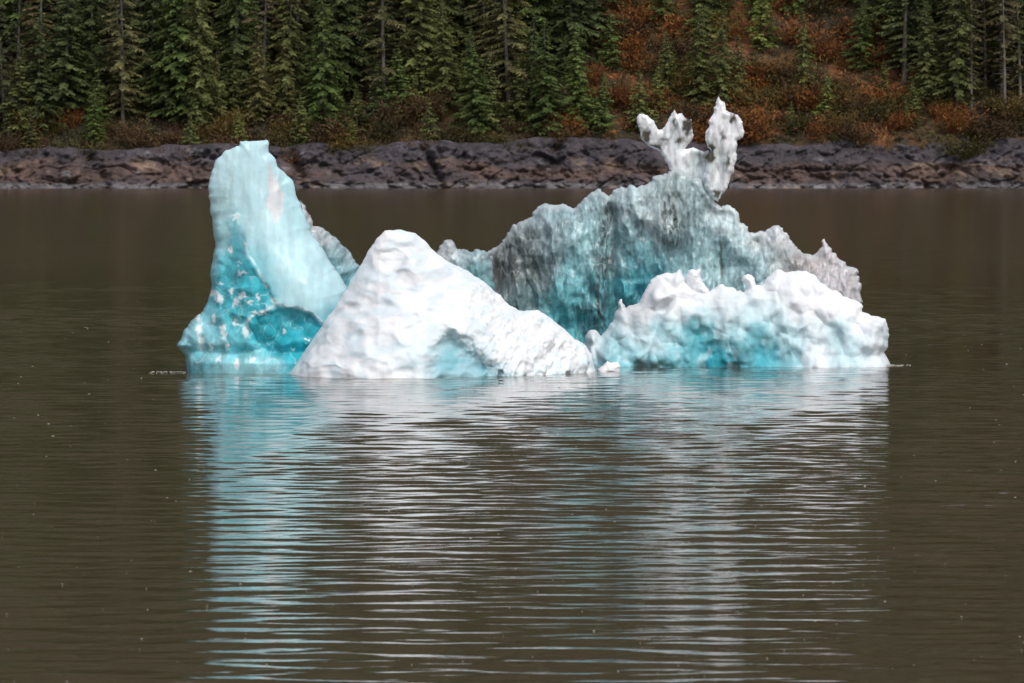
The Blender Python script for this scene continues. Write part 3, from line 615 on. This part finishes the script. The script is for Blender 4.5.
tag(new_mesh('undergrowth', V, Fq, leaf_mat('dead_bracken'), smooth=False, colors=np.clip(cv, .005, 1)), 'rusty dead bracken and low brush covering the far slope above the rocks', 'undergrowth', kind='stuff')

# ------------------------------------------------------------------ trees
M_needle = leaf_mat('spruce_needles', True)
m, n, b, L = mat('spruce_bark'); M_bark = m
oi = node(n, 'ShaderNodeTexCoord'); n1 = node(n, 'ShaderNodeTexNoise', Scale=2.0, Detail=5.0); mp = node(n, 'ShaderNodeMapping'); mp.inputs['Scale'].default_value = (3, 3, .5)
L.new(oi.outputs['Object'], mp.inputs[0]); L.new(mp.outputs[0], n1.inputs['Vector']); rp = ramp(n, [(.3, (.05, .042, .035)), (.7, (.17, .15, .13))]); L.new(n1.outputs[0], rp.inputs[0]); L.new(rp.outputs[0], b.inputs['Base Color']); b.inputs['Roughness'].default_value = .9
m, n, b, L = mat('pale_bark'); M_pale = m
oi = node(n, 'ShaderNodeTexCoord'); n1 = node(n, 'ShaderNodeTexNoise', Scale=2.0, Detail=5.0); mp = node(n, 'ShaderNodeMapping'); mp.inputs['Scale'].default_value = (3, 3, .5)
L.new(oi.outputs['Object'], mp.inputs[0]); L.new(mp.outputs[0], n1.inputs['Vector']); rp = ramp(n, [(.3, (.09, .08, .07)), (.7, (.24, .21, .18))]); L.new(n1.outputs[0], rp.inputs[0]); L.new(rp.outputs[0], b.inputs['Base Color']); b.inputs['Roughness'].default_value = .9

def trunk_data(h, r0, seed, mat_, stubs=0):
    r = np.random.default_rng(seed); V = []; Fq = []; ns = 8; rows = 14; ph = r.random(2) * 6
    for i in range(rows):
        t = i / (rows - 1); z = t * h - .6; rad = r0 * (1 - t) ** .8 * (1 + .5 * max(0, .06 - t) / .06) + .015
        ox, oy = .12 * sin(t * 4 + ph[0]), .12 * sin(t * 3 + ph[1])
        for j in range(ns): V.append((ox + rad * cos(2 * pi * j / ns), oy + rad * sin(2 * pi * j / ns), z))
    for i in range(rows - 1):
        for j in range(ns): Fq.append((i * ns + j, i * ns + (j + 1) % ns, (i + 1) * ns + (j + 1) % ns, (i + 1) * ns + j))
    for k in range(stubs):   # dead bare limbs
        z = h * (.15 + .75 * r.random()); an = r.random() * 6.28; ln = .5 + 1.6 * r.random(); k0 = len(V)
        d = np.array((cos(an), sin(an), -.25 + .3 * r.random())); sd = np.array((-sin(an), cos(an), 0)) * .03; up = np.array((0, 0, .035)); p = np.array((0, 0, z))
        for q in (p + sd, p + up, p - sd, p - up): V.append(tuple(q))
        e = p + d * ln
        for q in (e + sd * .3, e + up * .3, e - sd * .3, e - up * .3): V.append(tuple(q))
        for j in range(4): Fq.append((k0 + j, k0 + (j + 1) % 4, k0 + 4 + (j + 1) % 4, k0 + 4 + j))
    return new_mesh('trunk', V, Fq, mat_, link=False)

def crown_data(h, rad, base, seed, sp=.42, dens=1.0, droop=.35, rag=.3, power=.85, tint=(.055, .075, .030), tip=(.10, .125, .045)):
    """whorls of drooping branches, each carrying flat sprays of needles"""
    r = np.random.default_rng(seed); zs = []; z = base * h
    while z < h - .2: zs.append(z); z += sp * (.7 + .6 * r.random())
    Ps, D1, D2, L1, L2, C = [], [], [], [], [], []
    tint = np.array(tint); tip = np.array(tip)
    for z in zs:
        t = (z / h - base) / (1 - base); env = rad * (1 - t) ** power * min(1, .55 + t * 3.2) + .12
        nb = max(3, int((6 if t < .8 else 4) * dens + r.random()))
        a0 = r.random() * 6.28; clump = .75 + .5 * r.random()
        for k in range(nb):
            an = a0 + 6.28 * k / nb + .5 * r.normal(); ln = env * (1 - rag + 2 * rag * r.random()) * clump
            if r.random() < rag * .35: ln *= .45
            d = np.array((cos(an), sin(an), 0)); side = np.array((-sin(an), cos(an), 0))
            m_ = max(4, int(ln / .17)); s = (np.arange(m_) + r.random(m_)) / m_; s = .12 + .88 * s
            zc = z + ln * (.18 * s - droop * s ** 1.6) + .18 * ln * np.maximum(0, s - .8)
            c = d * (s * ln)[:, None]; c[:, 2] = zc
            shade = .7 + .6 * r.random()
            for sg in (-1, 1):
                w_ = (.14 + .28 * np.sin(np.clip(s, 0, 1) * pi * .75 + .3)) * ln * .55 + .08
                w_ = np.minimum(w_, .75)
                dd = unit(side * sg + d * .75 + .22 * r.normal(size=(m_, 3))); dd[:, 2] -= .38 + .25 * r.random(m_); dd = unit(dd)
                nn = unit(np.cross(dd, d + .5 * r.normal(size=(m_, 3))))
                Ps.append(c + dd * (w_ * .5)[:, None]); D1.append(dd); D2.append(nn); L1.append(w_ * .55); L2.append(.05 + .05 * r.random(m_))
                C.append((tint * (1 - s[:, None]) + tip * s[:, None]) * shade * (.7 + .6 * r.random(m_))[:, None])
    P = np.concatenate(Ps); V, Fq = leaf_quads(P, np.concatenate(D1), np.concatenate(D2), np.concatenate(L1)[:, None], np.concatenate(L2)[:, None])
    cv = np.repeat(np.concatenate(C), 4, 0)
    return new_mesh('crown', V, Fq, M_needle, smooth=False, colors=np.clip(cv, .004, 1), link=False)

# kinds: (height, radius, base, spacing, density, droop, rag, power, trunk radius, bark, stubs)
KINDS = {
 'full':    [crown_data(23, 3.9, .04, 100 + i, .42, 1.05, .38, .40, .74) for i in range(3)],
 'slender': [crown_data(25, 2.9, .03, 110 + i, .46, .95, .50, .50, .55) for i in range(3)],
 'ragged':  [crown_data(26, 2.7, .10, 120 + i, .72, .75, .40, .60, .50, tint=(.06, .068, .034), tip=(.10, .105, .05)) for i in range(3)],
 'young':   [crown_data(9, 2.1, .02, 130 + i, .30, 1.0, .22, .22, .90) for i in range(2)],
 'bare':    [crown_data(25, 2.0, .30, 140 + i, .9, .6, .42, .70, .45, tint=(.065, .068, .04), tip=(.10, .10, .055)) for i in range(2)],
}
TR = {'full': [trunk_data(23, .34, i, M_bark, 6) for i in range(3)], 'slender': [trunk_data(25, .28, 5 + i, M_bark, 14) for i in range(3)],
      'ragged': [trunk_data(26, .26, 10 + i, M_pale, 50) for i in range(3)], 'young': [trunk_data(9, .14, 20 + i, M_bark) for i in range(2)],
      'bare': [trunk_data(25, .21, 30 + i, M_pale, 70) for i in range(2)]}
GROUPS = {'full': 'broad spruces on the far slope', 'slender': 'slender spruces on the far slope', 'ragged': 'ragged spruces on the far slope', 'young': 'young spruces on the far slope', 'bare': 'bare stemmed spruces on the far slope'}
NICE = {'full': 'broad full spruce', 'slender': 'slender drooping spruce', 'ragged': 'ragged grey-trunked spruce', 'young': 'short young spruce', 'bare': 'pale bare-stemmed spruce'}
TREES = []
def plant(kind, u, dist, sc=1.0, tint=(1, 1, 1)):
    x = (u - 512) * dist / F
    TREES.append([kind, x, dist, sc, tint])
tr = np.random.default_rng(33)
# foreground trees of the slope that the photograph shows clearly
BRIGHT = (1.15, 1.25, .75); GREEN = (.90, 1.0, .66); OLIVE = (1.12, .98, .76); DK = (.66, .68, .56); BROWN = (1.25, .92, .80); Y_ = (1.5, 1.35, .8)
for a in [('ragged', 38, 718, .95, BROWN), ('full', 62, 717, .80, DK), ('ragged', 122, 716, 1.0, OLIVE), ('full', 170, 718, .85, DK), ('slender', 205, 716, .85, OLIVE), ('full', 95, 712.5, .30, BRIGHT), ('slender', 285, 718, .9, OLIVE), ('full', 325, 715, .86, GREEN), ('young', 300, 712, .75, OLIVE),
          ('full', 345, 722, 1.0, DK), ('ragged', 385, 718, 1.0, OLIVE), ('slender', 418, 720, .95, OLIVE), ('full', 478, 713, .62, GREEN), ('ragged', 510, 718, 1.0, OLIVE), ('full', 548, 712.5, .70, GREEN), ('full', 578, 714, .62, BRIGHT), ('young', 600, 713, .9, GREEN), ('slender', 236, 722, 1, DK), ('slender', 140, 723, .95, DK),
          ('young', 640, 714, .9, OLIVE), ('full', 700, 718, .55, OLIVE), ('slender', 720, 717, .55, OLIVE), ('young', 735, 719, 1.05, OLIVE), ('young', 763, 731, .95, Y_), ('slender', 806, 720, .52, OLIVE), ('young', 824, 716, .65, Y_), ('young', 790, 713, .45, OLIVE), ('full', 860, 727, .45, GREEN), ('full', 885, 733, .55, BRIGHT), ('young', 905, 714, .4, Y_),
          ('full', 930, 718, .62, OLIVE), ('slender', 955, 716, .75, OLIVE), ('bare', 950, 719, .95, OLIVE), ('bare', 972, 717, .95, OLIVE), ('bare', 985, 721, 1.0, OLIVE), ('bare', 1004, 716, 1.0, OLIVE), ('ragged', 1020, 719, .9, OLIVE), ('slender', 1000, 724, .9, DK), ('full', 915, 728, .7, DK), ('young', 912, 716, .6, OLIVE),
          ('young', 668, 722, .9, OLIVE), ('young', 655, 717, .7, Y_), ('ragged', 5, 715, 1.0, DK), ('bare', 18, 722, 1, DK), ('bare', 262, 720, .9, BROWN), ('young', 190, 711.5, .5, OLIVE), ('young', 240, 711.5, .55, Y_), ('young', 352, 711.5, .4, Y_), ('young', 430, 712, .6, OLIVE), ('young', 30, 711.5, .6, BROWN), ('young', 148, 711.5, .5, BROWN)]:
    plant(*a)
# the rows behind
u = -60
while u < 600:
    k = ['full', 'young', 'slender', 'young', 'full'][tr.integers(5)]
    plant(k, u, 714 + 7 * tr.random(), (.32 + .38 * tr.random()) * (1.7 if k == 'young' else 1), [OLIVE, GREEN, DK, BROWN, OLIVE][tr.integers(5)]); u += 13 + 16 * tr.random()
for row in range(6):
    dist = 724 + row * 7.5; u = -90 + 30 * tr.random()
    while u < 1120:
        mid = 595 < u < 895
        uu = u + 8 * tr.normal(); dd = dist + 2.4 * tr.normal()
        if mid:
            if tr.random() < (.75 if row >= 2 else .45): 
                k = ['young', 'slender', 'full'][tr.integers(3)]
                plant(k, uu, dd, (.35 + .4 * tr.random()) * (1.25 if k == 'young' else 1), [OLIVE, GREEN, DK, BROWN][tr.integers(4)])
            u += 34 + 12 * tr.random()
        else:
            k = ['full', 'slender', 'slender', 'ragged', 'ragged'][tr.integers(5)]
            plant(k, uu, dd, .8 + .35 * tr.random(), [DK, DK, OLIVE, GREEN, BROWN][tr.integers(5)])
            u += 23 + 15 * tr.random()

ORD = ['first', 'second', 'third', 'fourth', 'fifth', 'sixth', 'seventh', 'eighth', 'ninth', 'tenth', 'eleventh', 'twelfth', 'thirteenth', 'fourteenth', 'fifteenth', 'sixteenth', 'seventeenth', 'eighteenth', 'nineteenth', 'twentieth']
def ordn(i):
    if i < 20: return ORD[i]
    tens = {2: 'twenty', 3: 'thirty', 4: 'forty', 5: 'fifty'}[(i + 1) // 10] if (i + 1) % 10 else None
    if tens: return tens + '-' + ORD[(i + 1) % 10 - 1]
    return {3: 'thirtieth', 4: 'fortieth', 5: 'fiftieth'}[(i + 1) // 10]
def rowname(d): return 'at the edge of the rocks' if d < 715.2 else 'in the front of the forest' if d < 721.5 else 'in the second rank' if d < 731 else 'midway up the slope' if d < 746 else 'in the rear of the forest'
TREES.sort(key=lambda t: t[1] / t[2])
cnt = {}
for tdata in TREES:
    kind, x, dist, sc, tint = tdata
    v = tr.integers(len(KINDS[kind])); cr = KINDS[kind][v]; tk = TR[kind][v]
    key = (kind, rowname(dist)); i = cnt.get(key, 0); cnt[key] = i + 1
    e = bpy.data.objects.new('spruce_tree', None); COL.objects.link(e)
    e.location = (x, dist, float(hill_z(np.array(x), np.array(dist))) - .2)
    e.rotation_euler = (radians(2.2) * tr.normal(), radians(2.2) * tr.normal(), tr.random() * 6.28)
    s2 = sc * (.94 + .12 * tr.random()); e.scale = (s2 * (.9 + .25 * tr.random()),) * 2 + (s2,)
    tag(e, f'{NICE[kind]}, {ordn(i)} such from the left {rowname(dist)}', 'tree', GROUPS[kind])
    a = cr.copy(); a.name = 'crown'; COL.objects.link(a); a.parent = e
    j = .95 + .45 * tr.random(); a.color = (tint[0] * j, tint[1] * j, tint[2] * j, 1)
    b_ = tk.copy(); b_.name = 'trunk'; COL.objects.link(b_); b_.parent = e
for d_ in list(KINDS.values()) + list(TR.values()):
    for o in d_: bpy.data.objects.remove(o)

# leafless alder and salmonberry bushes along the foot of the forest
def bush_data(seed):
    r = np.random.default_rng(seed); Ps, D1, D2, A, B, C = [], [], [], [], [], []
    SV, SF = [], []
    for k in range(16):
        an = r.random() * 6.28; lean = .25 + .8 * r.random(); ln = 1.6 + 1.3 * r.random(); d = unit(np.array((cos(an) * lean, sin(an) * lean, 1.0)))
        sd = unit(np.cross(d, (0.3, .2, 1))) * .03; up = unit(np.cross(d, sd)) * .03; k0 = len(SV); p = np.array((.3 * r.normal(), .3 * r.normal(), -.3))
        for q in (p + sd, p + up, p - sd, p - up): SV.append(q)
        for q in (sd, up, -sd, -up): SV.append(p + d * ln + q * .3)
        for j in range(4): SF.append((k0 + j, k0 + (j + 1) % 4, k0 + 4 + (j + 1) % 4, k0 + 4 + j))
        m_ = 120; t = .25 + .85 * r.random(m_); c = p + d * (t * ln)[:, None] + .30 * r.normal(size=(m_, 3)) * (.5 + t)[:, None]
        d1 = unit(d + .7 * r.normal(size=(m_, 3))); d2 = unit(np.cross(d1, r.normal(size=(m_, 3))))
        Ps.append(c); D1.append(d1); D2.append(d2); A.append(.07 + .14 * r.random(m_)); B.append(.02 + .04 * r.random(m_)); C.append((.7 + .3 * r.random()) * (.6 + .8 * r.random(m_))[:, None] * np.array((.09, .07, .035)))
    V, Fq = leaf_quads(np.concatenate(Ps), np.concatenate(D1), np.concatenate(D2), np.concatenate(A)[:, None], np.concatenate(B)[:, None])
    return (new_mesh('foliage', V, Fq, M_needle, smooth=False, colors=np.repeat(np.concatenate(C), 4, 0), link=False), new_mesh('stem', SV, SF, M_bark, link=False))
BD = [bush_data(300 + i) for i in range(4)]
br = np.random.default_rng(71); BU = []
for i in range(118):
    u = -20 + 9.1 * i + 4 * br.normal(); dd = 709.6 + 13 * br.random() ** 1.5; x = (u - 512) * dd / F
    BU.append((x, dd, .55 + 1.0 * br.random()))
for i in range(64):
    u = 590 + 320 * br.random(); dd = 714 + 26 * br.random(); BU.append(((u - 512) * dd / F, dd, .7 + .9 * br.random()))
BU.sort(key=lambda t: t[0] / t[1])
def brow(d): return 'hanging over the rock edge' if d < 711.4 else 'just above the rocks' if d < 715 else 'between the first trees' if d < 721 else 'higher on the open slope'
TN = [('olive', (.95, 1.0, .55)), ('rusty', (2.4, 1.15, .55)), ('brown', (1.15, .85, .7)), ('yellowish', (1.6, 1.35, .6))]
bc = {}
for (x, dd, sc) in BU:
    g = green_mask(np.array(x), 0); tn = TN[int(br.choice(4, p=[.45, .08, .32, .15] if g > .6 else [.15, .45, .2, .2]))]
    e = bpy.data.objects.new('bush', None); COL.objects.link(e); e.location = (x, dd, float(hill_z(np.array(x), np.array(dd))) - .25); e.rotation_euler = (0, 0, br.random() * 6.28)
    e.scale = (sc * (.9 + .5 * br.random()),) * 2 + (sc,)
    key = (tn[0], brow(dd)); k = bc.get(key, 0); bc[key] = k + 1
    tag(e, f'scrubby {tn[0]} bush {brow(dd)}, {ordn(k)} such from the left', 'bush', 'bushes along the foot of the forest')
    f, st = BD[br.integers(4)]
    a = f.copy(); COL.objects.link(a); a.parent = e; j = .7 + .5 * br.random(); a.color = (tn[1][0] * j, tn[1][1] * j, tn[1][2] * j, 1)
    b_ = st.copy(); COL.objects.link(b_); b_.parent = e
for f, st in BD: bpy.data.objects.remove(f); bpy.data.objects.remove(st)

# forest mass far up the mountain, above the frame (its mirror image darkens the water)
fr = np.random.default_rng(44); V = []; Fc = []; Cc = []
for i in range(5200):
    x = (fr.random() - .5) * 420; y = 770 + 320 * fr.random() ** 1.1; z = float(hill_z(np.array(x), np.array(y))); h = 14 + 10 * fr.random(); r0 = 2.6 + 1.4 * fr.random(); g = .6 + .7 * fr.random(); a0 = fr.random() * 6
    for tier in range(3):
        zb = z + h * (.05 + .28 * tier); zt = z + h * (.55 + .23 * tier); rr = r0 * (1 - .27 * tier); k0 = len(V)
        for j in range(7):
            q = rr * (.7 + .6 * fr.random()); V.append((x + q * cos(a0 + j * .898), y + q * sin(a0 + j * .898), zb - .8 * fr.random())); Cc.append((.05 * g, .06 * g, .028 * g))
        V.append((x, y, zt)); Cc.append((.07 * g, .08 * g, .035 * g))
        for j in range(7): Fc.append((k0 + j, k0 + (j + 1) % 7, k0 + 7))
tag(new_mesh('forest', V, Fc, leaf_mat('far_needles'), smooth=False, colors=np.array(Cc)), 'dark spruce forest climbing the mountainside above the shore', 'forest', kind='stuff')
